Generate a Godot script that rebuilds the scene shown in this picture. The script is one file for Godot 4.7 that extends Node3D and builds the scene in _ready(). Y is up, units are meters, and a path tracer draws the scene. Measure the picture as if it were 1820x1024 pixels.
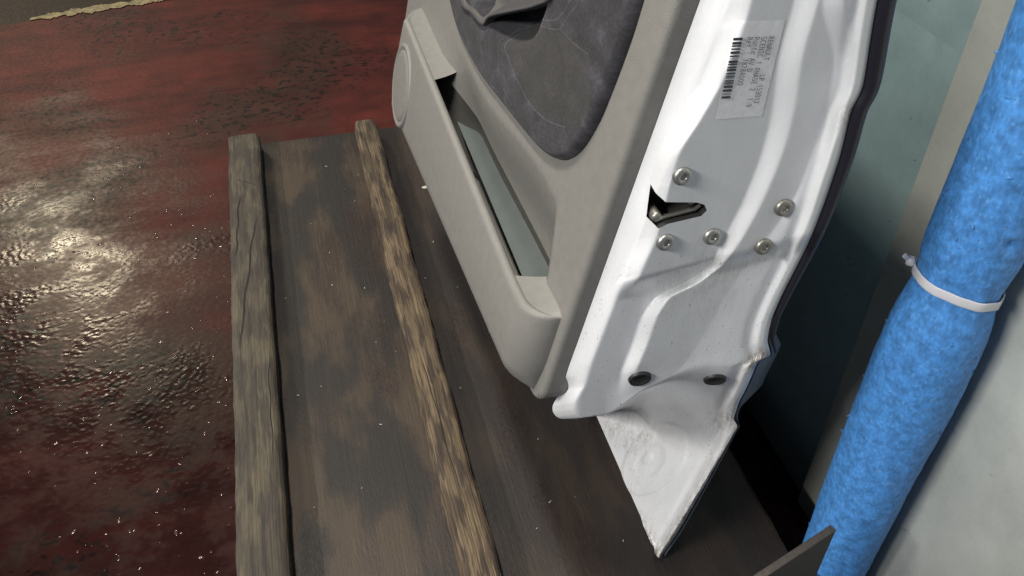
extends Node3D
# Local frame of the place: x across the pallet towards the wall, y up from the pallet deck, z back towards the viewer (u = -z runs away from the viewer).
const DECK := 0.14
var F := Transform3D.IDENTITY
var M := {}
var rng := RandomNumberGenerator.new()
const UP := Vector3.UP

func _ready() -> void:
	rng.seed = 20
	var yaw := atan2(525.0, 2005.0)
	F = Transform3D(Basis(UP, yaw), Vector3(0.19209, DECK, -0.61582))
	# ---- camera
	var cam := Camera3D.new()
	cam.name = "camera"
	cam.fov = 37.323
	cam.near = 0.05
	cam.far = 60.0
	cam.position = Vector3(0, 1.0 + DECK, 0)
	cam.rotation = Vector3(-atan2(1312.0, 1516.0), 0, 0)
	add_child(cam)
	cam.current = true
	# ---- surroundings and exposure
	var env := Environment.new()
	env.background_mode = Environment.BG_COLOR
	env.background_color = Color(0.395, 0.415, 0.445)
	env.background_energy_multiplier = 1.0
	env.tonemap_mode = Environment.TONE_MAPPER_LINEAR
	env.tonemap_exposure = 1.12
	env.sdfgi_enabled = true
	env.ssao_enabled = true
	env.ssil_enabled = true
	var we := WorldEnvironment.new()
	we.name = "environment"
	we.environment = env
	add_child(we)
	# ---- unseen ceiling lamps, placed to light the door, wall and floor
	materials()
	lamp(Vector3(-0.70, 2.75, -0.40), Vector2(0.16, 1.2), 6.0, Color(1.0, 0.975, 0.93), "long white ceiling lamp out of view, placed to light the pallet and upper wall")
	lamp(F.affine_inverse() * Vector3(-3.35, 3.0, -5.2), Vector2(0.7, 0.35), 11.0, Color(1.0, 0.93, 0.80), "warm ceiling lamp out of view, placed to give the glare on the wet floor")
	lamp(Vector3(-2.95, 2.35, 0.80), Vector2(0.2, 1.2), 21.0, Color(1.0, 0.985, 0.96), "white ceiling lamp out of view, placed to light the left sides of door and post")
	# ---- setting
	build_floor()
	build_wall()
	build_pallet()
	# ---- things
	build_door()
	build_pole()
	build_plate()
	build_debris()

# ------------------------------------------------------------------ helpers
func thing(called: String, label: String, category: String, at: Vector3) -> Node3D:
	var o := Node3D.new()
	o.name = called
	add_child(o, true)
	o.transform = F * Transform3D(Basis.IDENTITY, at)
	o.set_meta("label", label)
	o.set_meta("category", category)
	if category == "lamp":
		o.set_meta("group", "unseen ceiling lamps of the workshop")
	return o

func part(called: String, mesh: Mesh, mat: Material, parent: Node3D, at := Transform3D.IDENTITY) -> MeshInstance3D:
	var o := MeshInstance3D.new()
	o.name = called
	o.mesh = mesh
	o.material_override = mat
	o.transform = at
	parent.add_child(o, true)
	return o

# a mesh from points and triangles with smooth normals; hint: a direction (or, with around, away from a point) the faces look to
func solid(p: PackedVector3Array, idx: PackedInt32Array, uv: PackedVector2Array, hint := Vector3.ZERO) -> ArrayMesh:
	var nrm := PackedVector3Array()
	nrm.resize(p.size())
	for t in range(0, idx.size(), 3):
		var a := p[idx[t]]
		var n := (p[idx[t + 2]] - a).cross(p[idx[t + 1]] - a)
		nrm[idx[t]] += n
		nrm[idx[t + 1]] += n
		nrm[idx[t + 2]] += n
	var s := Vector3.ZERO
	for i in nrm.size():
		s += nrm[i]
	if hint != Vector3.ZERO and s.dot(hint) < 0.0:
		for t in range(0, idx.size(), 3):
			var k := idx[t]
			idx[t] = idx[t + 1]
			idx[t + 1] = k
		for i in nrm.size():
			nrm[i] = -nrm[i]
	for i in nrm.size():
		nrm[i] = nrm[i].normalized() if nrm[i].length_squared() > 0.0 else UP
	var arr := []
	arr.resize(Mesh.ARRAY_MAX)
	arr[Mesh.ARRAY_VERTEX] = p
	arr[Mesh.ARRAY_NORMAL] = nrm
	if uv.size() == p.size():
		arr[Mesh.ARRAY_TEX_UV] = uv
	arr[Mesh.ARRAY_INDEX] = idx
	var m := ArrayMesh.new()
	m.add_surface_from_arrays(Mesh.PRIMITIVE_TRIANGLES, arr)
	return m

# grid surface: f(i, j) -> Vector3 for i in 0..nu, j in 0..nv ; closed_u joins the last column with the first
func sheet(nu: int, nv: int, f: Callable, hint := Vector3.ZERO, g = null, keep = null) -> ArrayMesh:
	var p := PackedVector3Array()
	var uv := PackedVector2Array()
	var idx := PackedInt32Array()
	for j in nv + 1:
		for i in nu + 1:
			p.append(f.call(i, j))
			uv.append(g.call(i, j) if g != null else Vector2(float(i) / nu, float(j) / nv))
	for j in nv:
		for i in nu:
			if keep != null and not keep.call(i, j):
				continue
			var a := j * (nu + 1) + i
			var b := a + nu + 1
			idx.append_array(PackedInt32Array([a, a + 1, b, a + 1, b + 1, b]))
	return solid(p, idx, uv, hint)

# box with chamfered edges, as one mesh
func bevel_box(size: Vector3, c: float) -> ArrayMesh:
	var st := SurfaceTool.new()
	st.begin(Mesh.PRIMITIVE_TRIANGLES)
	var h := size / 2.0
	var quad := func(a: Vector3, b: Vector3, d: Vector3, e: Vector3) -> void:
		var n := (b - a).cross(d - a)
		var out := (a + b + d + e)
		var order := [a, d, b, a, e, d] if n.dot(out) > 0.0 else [a, b, d, a, d, e]
		for q in order:
			st.add_vertex(q)
	for ax in 3:
		for s in [-1.0, 1.0]:
			var q := []
			for k in [[-1, -1], [1, -1], [1, 1], [-1, 1]]:
				var v := Vector3.ZERO
				v[ax] = s * h[ax]
				v[(ax + 1) % 3] = k[0] * (h[(ax + 1) % 3] - c)
				v[(ax + 2) % 3] = k[1] * (h[(ax + 2) % 3] - c)
				q.append(v)
			quad.call(q[0], q[1], q[2], q[3])
			for s2 in [-1.0, 1.0]:
				var e1 := Vector3.ZERO
				var b1 := (ax + 1) % 3
				var c1 := (ax + 2) % 3
				e1[ax] = s * h[ax]
				e1[b1] = s2 * (h[b1] - c)
				e1[c1] = h[c1] - c
				var e2 := e1
				e2[c1] = -e1[c1]
				var f1 := e1
				f1[ax] = s * (h[ax] - c)
				f1[b1] = s2 * h[b1]
				var f2 := f1
				f2[c1] = -f1[c1]
				quad.call(e1, e2, f2, f1)
	for sx in [-1.0, 1.0]:
		for sy in [-1.0, 1.0]:
			for sz in [-1.0, 1.0]:
				var s3 := Vector3(sx, sy, sz)
				var a := s3 * Vector3(h.x, h.y - c, h.z - c)
				var b := s3 * Vector3(h.x - c, h.y, h.z - c)
				var d := s3 * Vector3(h.x - c, h.y - c, h.z)
				var n := (b - a).cross(d - a)
				for q in ([a, d, b] if n.dot(s3) > 0.0 else [a, b, d]):
					st.add_vertex(q)
	st.generate_normals()
	return st.commit()

# surface of revolution round y: profile of Vector2(radius, height)
func lathe(prof: Array, n := 24, sx := 1.0, sz := 1.0) -> ArrayMesh:
	return sheet(n, prof.size() - 1, func(i: int, j: int):
		var a := TAU * i / n
		return Vector3(cos(a) * prof[j].x * sx, prof[j].y, sin(a) * prof[j].x * sz), Vector3.ZERO)

# tube along a path
func tube(path: Array, r: Callable, n := 10) -> ArrayMesh:
	return sheet(n, path.size() - 1, func(i: int, j: int):
		var t: Vector3 = (path[mini(j + 1, path.size() - 1)] - path[maxi(j - 1, 0)]).normalized()
		var x := t.cross(Vector3(0.31, 0.2, 0.93)).normalized()
		var y := x.cross(t)
		var a := -TAU * i / n
		return path[j] + (x * cos(a) + y * sin(a)) * float(r.call(j)))

func stand(at: Vector3, n: Vector3) -> Transform3D:   # y axis along n
	var x := n.cross(Vector3(0, 0.2, 1)).normalized()
	return Transform3D(Basis(x, n, x.cross(n)), at)

func curve(list: Array, b: float) -> float:   # a as a function of b along a list sorted by falling b
	if b >= list[0].y:
		var d: Vector2 = list[0] - list[1]
		return list[0].x + (b - list[0].y) * clampf(d.x / d.y, -0.3, 0.3)
	for i in list.size() - 1:
		var p: Vector2 = list[i]
		var q: Vector2 = list[i + 1]
		if b >= q.y:
			var p0: Vector2 = list[maxi(i - 1, 0)]
			var q1: Vector2 = list[mini(i + 2, list.size() - 1)]
			return cubic_interpolate(p.x, q.x, p0.x, q1.x, clampf((p.y - b) / (p.y - q.y), 0, 1))
	return list[-1].x

func noise(seed_: int, freq: float, oct := 4, kind := FastNoiseLite.TYPE_SIMPLEX_SMOOTH) -> FastNoiseLite:
	var n := FastNoiseLite.new()
	n.seed = seed_
	n.frequency = freq
	n.noise_type = kind
	n.fractal_octaves = oct
	return n

func layer(w: int, h: int, seed_: int, freq: float, oct := 4, sx := 1.0, sy := 1.0, kind := FastNoiseLite.TYPE_SIMPLEX_SMOOTH) -> PackedByteArray:
	var im := noise(seed_, freq, oct, kind).get_image(maxi(2, int(w / sx)), maxi(2, int(h / sy)), false, false, true)
	im.convert(Image.FORMAT_L8)
	im.resize(w, h, Image.INTERPOLATE_CUBIC)
	return im.get_data()

func image_rgb(w: int, h: int, data: PackedByteArray) -> ImageTexture:
	return ImageTexture.create_from_image(Image.create_from_data(w, h, false, Image.FORMAT_RGB8, data))

func image_l(w: int, h: int, data: PackedByteArray) -> ImageTexture:
	return ImageTexture.create_from_image(Image.create_from_data(w, h, false, Image.FORMAT_L8, data))

func normal_of(w: int, h: int, data: PackedByteArray, k: float) -> ImageTexture:
	var im := Image.create_from_data(w, h, false, Image.FORMAT_L8, data)
	im.convert(Image.FORMAT_RGBA8)
	im.bump_map_to_normal_map(k)
	return ImageTexture.create_from_image(im)

func mat(c: Color, rough: float, metal := 0.0) -> StandardMaterial3D:
	var m := StandardMaterial3D.new()
	m.albedo_color = c
	m.roughness = rough
	m.metallic = metal
	return m

func lin(r: float, g: float, b: float) -> Color:
	return Color(r, g, b).linear_to_srgb()

func put(data: PackedByteArray, i: int, r: float, g: float, b: float) -> void:
	data[i * 3] = clampi(int(r), 0, 255)
	data[i * 3 + 1] = clampi(int(g), 0, 255)
	data[i * 3 + 2] = clampi(int(b), 0, 255)

func noise_tex(seed_: int, freq: float, lo: Color, hi: Color, oct := 4) -> NoiseTexture2D:
	var t := NoiseTexture2D.new()
	t.width = 512
	t.height = 512
	t.seamless = true
	t.generate_mipmaps = false
	t.noise = noise(seed_, freq, oct)
	var g := Gradient.new()
	g.set_color(0, lo)
	g.set_color(1, hi)
	t.color_ramp = g
	return t

func noise_bump(seed_: int, freq: float, k: float, oct := 4) -> NoiseTexture2D:
	var t := NoiseTexture2D.new()
	t.width = 512
	t.height = 512
	t.seamless = true
	t.generate_mipmaps = false
	t.as_normal_map = true
	t.bump_strength = k
	t.noise = noise(seed_, freq, oct)
	return t

func tri(m: StandardMaterial3D, scale_: float) -> void:
	m.uv1_triplanar = true
	m.uv1_scale = Vector3.ONE * scale_

# ------------------------------------------------------------------ materials
func materials() -> void:
	M.dark_metal = mat(lin(0.02, 0.02, 0.022), 0.5, 0.3)
	M.cavity_shade = mat(lin(0.03, 0.03, 0.03), 0.6)  # near-black colour stands in for the shade inside the latch opening
	M.zinc = mat(lin(0.42, 0.42, 0.40), 0.4, 0.9)
	M.zinc_dull = mat(lin(0.30, 0.29, 0.26), 0.42, 0.8)
	M.rubber = mat(lin(0.012, 0.011, 0.018), 0.42)
	M.plug = mat(lin(0.02, 0.02, 0.021), 0.5)
	M.skin = mat(lin(0.09, 0.11, 0.14), 0.3)  # shade on the wall side of the white door, put into the colour
	var t := mat(Color.WHITE, 0.55)   # grained grey trim plastic
	t.albedo_texture = noise_tex(4, 0.012, lin(0.164, 0.159, 0.147), lin(0.190, 0.185, 0.173))
	t.normal_enabled = true
	t.normal_texture = noise_bump(5, 0.12, 3.0, 2)
	t.normal_scale = 0.35
	tri(t, 9.0)
	M.trim = t
	var l := mat(Color.WHITE, 0.6)   # blue green pocket liner
	l.albedo_texture = noise_tex(8, 0.012, lin(0.112, 0.134, 0.132), lin(0.134, 0.158, 0.156))
	tri(l, 5.0)
	M.liner = l
	var cup := mat(lin(0.045, 0.044, 0.046), 0.5)
	M.cup = cup
	var tie := mat(lin(0.72, 0.70, 0.74), 0.35)
	tie.subsurf_scatter_enabled = true
	tie.subsurf_scatter_strength = 0.2
	M.tie = tie
	M.paper = mat(Color.WHITE, 0.6)
	M.paper.albedo_texture = noise_tex(12, 0.02, lin(0.74, 0.75, 0.78), lin(0.84, 0.85, 0.88))
	tri(M.paper, 12.0)
	M.ink = mat(lin(0.06, 0.06, 0.07), 0.6)
	M.lamp_body = mat(lin(0.7, 0.7, 0.7), 0.4)

func lamp(at: Vector3, size: Vector2, energy: float, c: Color, label: String) -> void:
	var o := thing("unseen_ceiling_lamp", label, "lamp", at)  # out of view; place and strength chosen for what it lights
	part("housing", bevel_box(Vector3(size.x + 0.08, 0.07, size.y + 0.08), 0.01), M.lamp_body, o, Transform3D(Basis.IDENTITY, Vector3(0, 0.045, 0)))
	var g := mat(c, 0.5)
	g.emission_enabled = true
	g.emission = c
	g.emission_energy_multiplier = 1.5
	part("diffuser", bevel_box(Vector3(size.x, 0.012, size.y), 0.003), g, o, Transform3D(Basis.IDENTITY, Vector3(0, 0.003, 0)))
	for s in [-1.0, 1.0]:
		part("suspension_rod", tube([Vector3(0, 0.08, s * size.y * 0.4), Vector3(0, 0.9, s * size.y * 0.4)], func(_j): return 0.004, 6), M.dark_metal, o)
	var a := AreaLight3D.new()
	a.name = "light"
	a.area_size = size
	a.light_energy = energy
	a.light_color = c
	a.shadow_enabled = true
	a.area_range = 12.0
	a.rotation = Vector3(-PI / 2, 0, 0)
	a.position = Vector3(0, -0.012, 0)
	o.add_child(a)

# ------------------------------------------------------------------ floor, painted line, wall
func build_floor() -> void:
	var n := 1536
	var big := layer(n, n, 3, 0.008, 4, 2.0, 2.0)
	var mid := layer(n, n, 7, 0.02, 5, 1.0, 1.0)
	var streak := layer(n, n, 9, 0.02, 4, 5.0, 1.0)
	var fine := layer(n, n, 11, 0.16, 3)
	var bump := layer(n, n, 15, 0.17, 3, 1.15, 1.0)
	var spot := layer(n, n, 21, 0.09, 4, 1.4, 1.0)
	var zone := layer(n, n, 25, 0.006, 3, 2.0, 2.0)
	var col := PackedByteArray()
	var rough := PackedByteArray()
	var high := PackedByteArray()
	col.resize(n * n * 3)
	rough.resize(n * n)
	high.resize(n * n)
	for y in n:
		var u := 3.1 - 3.6 * y / n      # metres away from the viewer
		for x in n:
			var i := y * n + x
			var w := -2.0 + 3.6 * x / n
			var b := big[i] / 255.0
			var m := mid[i] / 255.0
			var s := streak[i] / 255.0
			var f := fine[i] / 255.0
			# wet and greasy towards the viewer's side, drier and chalkier further off
			var wet := smoothstep(-0.65, 0.55, 1.15 - u - 0.25 * (w + 0.6) + 1.1 * (zone[i] / 255.0 - 0.5) + 0.5 * (s - 0.5))
			var k := 0.86 + 0.30 * (m - 0.5) + 0.40 * (s - 0.5) + 0.10 * (f - 0.5)
			var r := 80.0 * k
			var g := 32.0 * k
			var bl := 27.0 * k
			var brown := 0.65 * smoothstep(0.48, 0.72, b * 0.7 + m * 0.3)
			r = lerpf(r, 55.0 * k, brown)
			g = lerpf(g, 40.0 * k, brown)
			bl = lerpf(bl, 31.0 * k, brown)
			var dk := smoothstep(0.58, 0.68, spot[i] / 255.0 * 0.75 + f * 0.25) * smoothstep(0.50, 0.66, zone[i] / 255.0 * 0.5 + b * 0.5)
			var damp := 1.0 - 0.50 * wet - 0.55 * dk
			if u > 2.385 + 0.17 * (w + 1.15):      # bare brown concrete past the painted line
				r = 48.0 * k
				g = 36.0 * k
				bl = 25.0 * k
				damp = 0.85
				wet = 0.0
			put(col, i, r * damp, g * damp, bl * damp)
			var patchy := smoothstep(0.38, 0.62, m * 0.6 + spot[i] / 255.0 * 0.4)
			rough[i] = clampi(int(255.0 * lerpf(0.62 + 0.2 * (f - 0.5), 0.17 + 0.13 * f * m + 0.14 * patchy, wet) ), 30, 255)
			high[i] = clampi(int(255.0 * (0.5 + (bump[i] / 255.0 - 0.5) * lerpf(0.15, 0.46, wet) * (0.35 + 1.1 * (1.0 - patchy)) + 0.14 * (f - 0.5))), 0, 255)
	var fm := mat(Color.WHITE, 1.0)
	fm.albedo_texture = image_rgb(n, n, col)
	fm.roughness_texture = image_l(n, n, rough)
	fm.metallic_specular = 0.3
	fm.normal_enabled = true
	fm.normal_texture = normal_of(n, n, high, 0.55)
	fm.normal_scale = 0.9
	var o := part("floor", sheet(1, 1, func(i: int, j: int): return Vector3(-2.0 + 3.6 * i, 0, -3.1 + 3.6 * j), UP), fm, self, F * Transform3D(Basis.IDENTITY, Vector3(0, -DECK, 0)))
	o.set_meta("kind", "structure")
	o.set_meta("label", "red painted concrete floor, worn and wet")
	# flaking yellow line
	var ym := mat(Color.WHITE, 0.75)
	ym.albedo_texture = noise_tex(31, 0.03, lin(0.12, 0.095, 0.045), lin(0.34, 0.29, 0.15))
	tri(ym, 2.0)
	var e := noise(33, 9.0, 4)
	var line := sheet(160, 3, func(i: int, j: int):
		var w := -1.17 + 0.75 * i / 160.0
		var mid_ := 2.395 + 0.17 * (w + 1.15)
		var half := 0.020 + 0.016 * e.get_noise_1d(w * 2.0) + (0.012 * e.get_noise_1d(w * 9.0 + 40.0 * signf(j - 1.5)))
		half *= smoothstep(0.0, 0.1, i / 160.0) * 0.7 + 0.3
		return Vector3(w, 0.003, -(mid_ + half * (j - 1.5) / 1.5 * 1.1)), UP)
	var lo := part("yellow_line", line, ym, o)
	lo.set_meta("label", "flaking yellow paint line")

# old wall paint: slightly cloudy, with specks, scuffs and scratches
func wall_mat(sd: int, base: Vector3) -> StandardMaterial3D:
	var n := 640
	var a := layer(n, n, sd, 0.008, 5)
	var b := layer(n, n, sd + 1, 0.09, 4)
	var c := layer(n, n, sd + 2, 0.02, 4, 1.0, 2.5)
	var im := Image.create(n, n, false, Image.FORMAT_L8)
	var r := RandomNumberGenerator.new()
	r.seed = sd
	for k in 36:
		var p := Vector2(r.randf(), r.randf()) * n
		var d := Vector2.from_angle(r.randf_range(0.3, 1.1)) * r.randf_range(0.3, 1.0)
		for t in r.randi_range(2, 26):
			im.set_pixelv(Vector2i(int(fposmod(p.x + d.x * t, n)), int(fposmod(p.y + d.y * t, n))), Color(0.9, 0.9, 0.9))
	var marks := im.get_data()
	var col := PackedByteArray()
	col.resize(n * n * 3)
	for i in n * n:
		var k := 1.0 + 0.14 * (a[i] / 255.0 - 0.5) + 0.05 * (b[i] / 255.0 - 0.5)
		k *= 1.0 - 0.05 * smoothstep(0.62, 0.8, c[i] / 255.0 * 0.6 + b[i] / 255.0 * 0.4)
		k *= 1.0 - 0.45 * marks[i] / 255.0
		put(col, i, base.x * k, base.y * k, base.z * k)
	var m := mat(Color.WHITE, 0.6)
	m.albedo_texture = image_rgb(n, n, col)
	tri(m, 1.7)
	return m

func build_wall() -> void:
	var green := wall_mat(41, Vector3(150, 174, 175))
	var cream := wall_mat(45, Vector3(180, 184, 178))
	var w := thing("workshop_wall", "grey green painted wall standing behind the car door", "wall", Vector3(0.31, -DECK, 0))
	part("wall_face", bevel_box(Vector3(0.12, 1.5, 2.6), 0.004), green, w, Transform3D(Basis.IDENTITY, Vector3(0.06, 0.75, -0.7)))
	part("pilaster", bevel_box(Vector3(0.02, 1.496, 0.68), 0.004), cream, w, Transform3D(Basis.IDENTITY, Vector3(-0.003, 0.748, 0.224)))

# ------------------------------------------------------------------ pallet
func wood_tex(w: int, h: int, sd: int, c1: Vector3, c2: Vector3, c3: Vector3, cracks: Array, gk := 0.2) -> Array:
	var grain := layer(w, h, sd, 0.075, 4, 1.0, 34.0)
	var blot := layer(w, h, sd + 1, 0.010, 5, 1.0, 1.5)
	var fine := layer(w, h, sd + 2, 0.22, 3, 1.0, 11.0)
	var rot := layer(w, h, sd + 3, 0.022, 5, 1.0, 3.0)
	var col := PackedByteArray()
	var high := PackedByteArray()
	col.resize(w * h * 3)
	high.resize(w * h)
	for y in h:
		for x in w:
			var i := y * w + x
			var g := grain[i] / 255.0
			var b := smoothstep(0.32, 0.68, blot[i] / 255.0)
			var f := fine[i] / 255.0
			var r := smoothstep(0.52, 0.7, rot[i] / 255.0)
			var k := 0.72 + gk * (g - 0.5) + 0.25 * (f - 0.5)
			var c := c1.lerp(c2, b).lerp(c3, r * 0.7) * k * 1.25
			var hgt := 0.5 + 0.5 * (g - 0.5) + 0.3 * (f - 0.5)
			for q in cracks:   # [x0, y0, x1, y1, half width] in parts of the image
				var yy := float(y) / h
				if yy > q[1] and yy < q[3]:
					var tt: float = (yy - q[1]) / (q[3] - q[1])
					var d := absf(float(x) / w - lerpf(q[0], q[2], tt) - 0.012 * sin(tt * 17.0))
					var s := 1.0 - smoothstep(q[4] * 0.5, q[4], d)
					s *= minf(1.0, minf(tt, 1.0 - tt) * 8.0)
					c *= 1.0 - 0.75 * s
					hgt -= 0.5 * s
			put(col, i, c.x, c.y, c.z)
			high[i] = clampi(int(255.0 * hgt), 0, 255)
	return [image_rgb(w, h, col), normal_of(w, h, high, 4.0)]

func wood_mat(t: Array, rough: float, k: float) -> StandardMaterial3D:
	var m := mat(Color.WHITE, rough)
	m.albedo_texture = t[0]
	m.normal_enabled = true
	m.normal_texture = t[1]
	m.normal_scale = k
	return m

func build_pallet() -> void:
	var p := thing("wooden_pallet", "stained plywood pallet with two old battens, lying on red floor under the car door", "pallet", Vector3(0, -DECK, 0))
	# plywood deck: top sheet with worn edges
	var w0 := -0.524
	var w1 := 0.170
	var ua := -0.075
	var ub := 1.185
	var tw := 900
	var th := 1400
	var grain := layer(tw, th, 51, 0.09, 4, 1.0, 30.0)
	var blot := layer(tw, th, 52, 0.0065, 6, 1.0, 2.2)
	var blot2 := layer(tw, th, 53, 0.009, 5, 1.0, 3.5)
	var fine := layer(tw, th, 54, 0.25, 3, 1.0, 3.0)
	var scr := layer(tw, th, 55, 0.12, 2, 1.0, 14.0)
	var col := PackedByteArray()
	var rg := PackedByteArray()
	var hi := PackedByteArray()
	col.resize(tw * th * 3)
	rg.resize(tw * th)
	hi.resize(tw * th)
	for y in th:
		for x in tw:
			var i := y * tw + x
			var g := grain[i] / 255.0
			var f := fine[i] / 255.0
			var b := smoothstep(0.35, 0.70, blot[i] / 255.0)
			var b2 := smoothstep(0.45, 0.72, blot2[i] / 255.0)
			var c := Vector3(50, 43, 39).lerp(Vector3(120, 97, 72), b * 0.8)
			c = c.lerp(Vector3(74, 52, 44), b2 * 0.5)
			var sc := smoothstep(0.70, 0.80, scr[i] / 255.0) * b
			c = c.lerp(Vector3(120, 106, 84), sc * 0.45)
			# the strip past the second batten is darker and redder
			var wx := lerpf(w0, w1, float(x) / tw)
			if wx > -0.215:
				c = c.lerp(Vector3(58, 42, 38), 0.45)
			c *= (0.98 + 0.14 * (g - 0.5) + 0.16 * (f - 0.5))
			c *= 0.54
			put(col, i, c.x, c.y, c.z)
			rg[i] = clampi(int(255.0 * (0.62 + 0.3 * (f - 0.5) - 0.10 * b2)), 0, 255)
			hi[i] = clampi(int(255.0 * (0.5 + 0.35 * (g - 0.5) + 0.3 * (f - 0.5) - 0.15 * sc)), 0, 255)
	var dm := mat(Color.WHITE, 1.0)
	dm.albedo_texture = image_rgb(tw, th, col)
	dm.roughness_texture = image_l(tw, th, rg)
	dm.normal_enabled = true
	dm.normal_texture = normal_of(tw, th, hi, 3.0)
	dm.normal_scale = 0.3
	var en := noise(57, 14.0, 3)
	var deck := sheet(12, 60, func(i: int, j: int):
		# columns 0..2 and 10..12 turn down over the edges
		var xs := [0.0, 0.0, 0.002, 0.01, 0.2, 0.4, 0.6, 0.8, 0.99, 0.998, 1.0, 1.0, 1.0]
		var ys := [-0.016, -0.002, 0.0, 0.0, 0.0, 0.0, 0.0, 0.0, 0.0, 0.0, -0.002, -0.009, -0.016]
		var tv := clampf((j - 2) / 56.0, 0, 1)
		var u := lerpf(ub, ua, tv)
		var yy: float = ys[i]
		if j < 2 or j > 58:
			yy = minf(yy, -0.016 if (j == 0 or j == 60) else -0.003)
		if xs[i] > 0.95:
			u += 0.0
		var wv := lerpf(w0, w1, xs[i]) + (0.002 * en.get_noise_1d(u * 3.0) if (i < 3 or i > 9) else 0.0)
		if j <= 3:
			u += 0.004 * en.get_noise_1d(wv * 4.0 + 9.0)
		return Vector3(wv, DECK + yy, -u), UP, func(i: int, j: int):
		var xs := [0.0, 0.0, 0.002, 0.01, 0.2, 0.4, 0.6, 0.8, 0.99, 0.998, 1.0, 1.0, 1.0]
		return Vector2(xs[i], clampf((j - 2) / 56.0, 0, 1)))
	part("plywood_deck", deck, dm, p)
	# stringers underneath
	var sm := wood_mat(wood_tex(128, 512, 60, Vector3(70, 58, 46), Vector3(92, 78, 60), Vector3(52, 44, 38), []), 0.8, 0.6)
	for wx in [-0.47, -0.18, 0.11]:
		part("stringer", bevel_box(Vector3(0.09, DECK - 0.0165, 1.2), 0.004), sm, p, Transform3D(Basis.IDENTITY, Vector3(wx, (DECK - 0.0165) / 2, -0.56)))
	# first batten: squared, grey and mossy
	var t1 := wood_tex(256, 1400, 71, Vector3(64, 58, 49), Vector3(79, 72, 58), Vector3(50, 45, 41), [[0.37, 0.19, 0.27, 0.355, 0.020], [0.65, 0.257, 0.29, 0.55, 0.020], [0.74, 0.56, 0.70, 0.74, 0.010], [0.3, 0.14, 0.75, 0.17, 0.012]])
	part("batten", batten(-0.4965, 0.0325, 0.040, -0.06, 1.165, 81, 0.0013, 9.0, 0.0), wood_mat(t1, 0.85, 0.6), p).set_meta("label", "squared grey batten with long drying cracks")
	# second batten: split from a pole, rough and fibrous
	var t2 := wood_tex(256, 1400, 75, Vector3(72, 60, 46), Vector3(98, 84, 64), Vector3(46, 37, 32), [[0.4, 0.62, 0.52, 0.85, 0.01]], 0.5)
	part("batten", batten(-0.2345, 0.0255, 0.040, -0.06, 1.168, 85, 0.0020, 4.5, 0.3), wood_mat(t2, 0.85, 0.9), p).set_meta("label", "rough brown batten split from a round pole")

# a length of timber lying on the deck; sq: how square its section is
func batten(wc: float, half: float, hgt: float, ua: float, ub: float, sd: int, rough: float, sq: float, round_end: float) -> ArrayMesh:
	var ns := 28
	var nl := 260
	var e := noise(sd, 7.0, 4)
	var e2 := noise(sd + 1, 60.0, 3)
	return sheet(ns, nl + 4, func(i: int, j: int):
		var t := clampf((j - 2) / float(nl), 0, 1)
		var shrink := 1.0
		if j == 0 or j == nl + 4:
			shrink = 0.001
		elif j == 1 or j == nl + 3:
			shrink = 0.93
		var u := lerpf(ub, ua, t)
		if j == 1 or j == nl + 3:
			u += 0.002 if j == 1 else -0.002
		var a := TAU * i / ns
		var c := cos(a)
		var s := sin(a)
		var k := pow(pow(absf(c), sq) + pow(absf(s), sq), -1.0 / sq)
		var px := c * k * half
		var py := s * k * hgt * 0.5
		var dn := rough * (e.get_noise_3d(u * 2.2, c * 0.25, s * 0.25) * 1.6 + 0.35 * e2.get_noise_3d(u * 1.2, c * 1.1, s * 1.1))
		px += c * dn
		py += s * dn * 0.6
		var bend := rough * 1.4 * e.get_noise_1d(u * 0.5)
		var end := shrink * (1.0 - round_end * (1.0 - smoothstep(0.0, 0.03, ub - u)) * 0.5)
		return Vector3(wc + bend + px * end, DECK + 0.0005 + hgt * 0.5 + py * end, -u), Vector3.ZERO, func(i: int, j: int):
		var a := TAU * i / ns
		var k := pow(pow(absf(cos(a)), sq) + pow(absf(sin(a)), sq), -1.0 / sq)
		return Vector2(0.5 + 0.33 * cos(a) * k + signf(cos(a)) * 0.085 * (1.0 - sin(a) * k), clampf((j - 2) / float(nl), 0, 1)))

# ------------------------------------------------------------------ car door
const RIM_L := [Vector2(-0.0176, 0.9300), Vector2(-0.0384, 0.8400), Vector2(-0.0581, 0.7548), Vector2(-0.0728, 0.6913), Vector2(-0.0853, 0.6372), Vector2(-0.0966, 0.5884), Vector2(-0.1099, 0.5310), Vector2(-0.1188, 0.4924), Vector2(-0.1324, 0.4335), Vector2(-0.1417, 0.3936), Vector2(-0.1462, 0.3656), Vector2(-0.1500, 0.3580), Vector2(-0.1535, 0.3500), Vector2(-0.1560, 0.3420), Vector2(-0.1555, 0.3335), Vector2(-0.1515, 0.3250), Vector2(-0.1443, 0.3191), Vector2(-0.1194, 0.3126), Vector2(-0.1136, 0.3081), Vector2(-0.1004, 0.2716), Vector2(-0.0652, 0.1757), Vector2(-0.0236, 0.0638), Vector2(-0.0050, 0.0087), Vector2(0.0007, -0.0020)]
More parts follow.
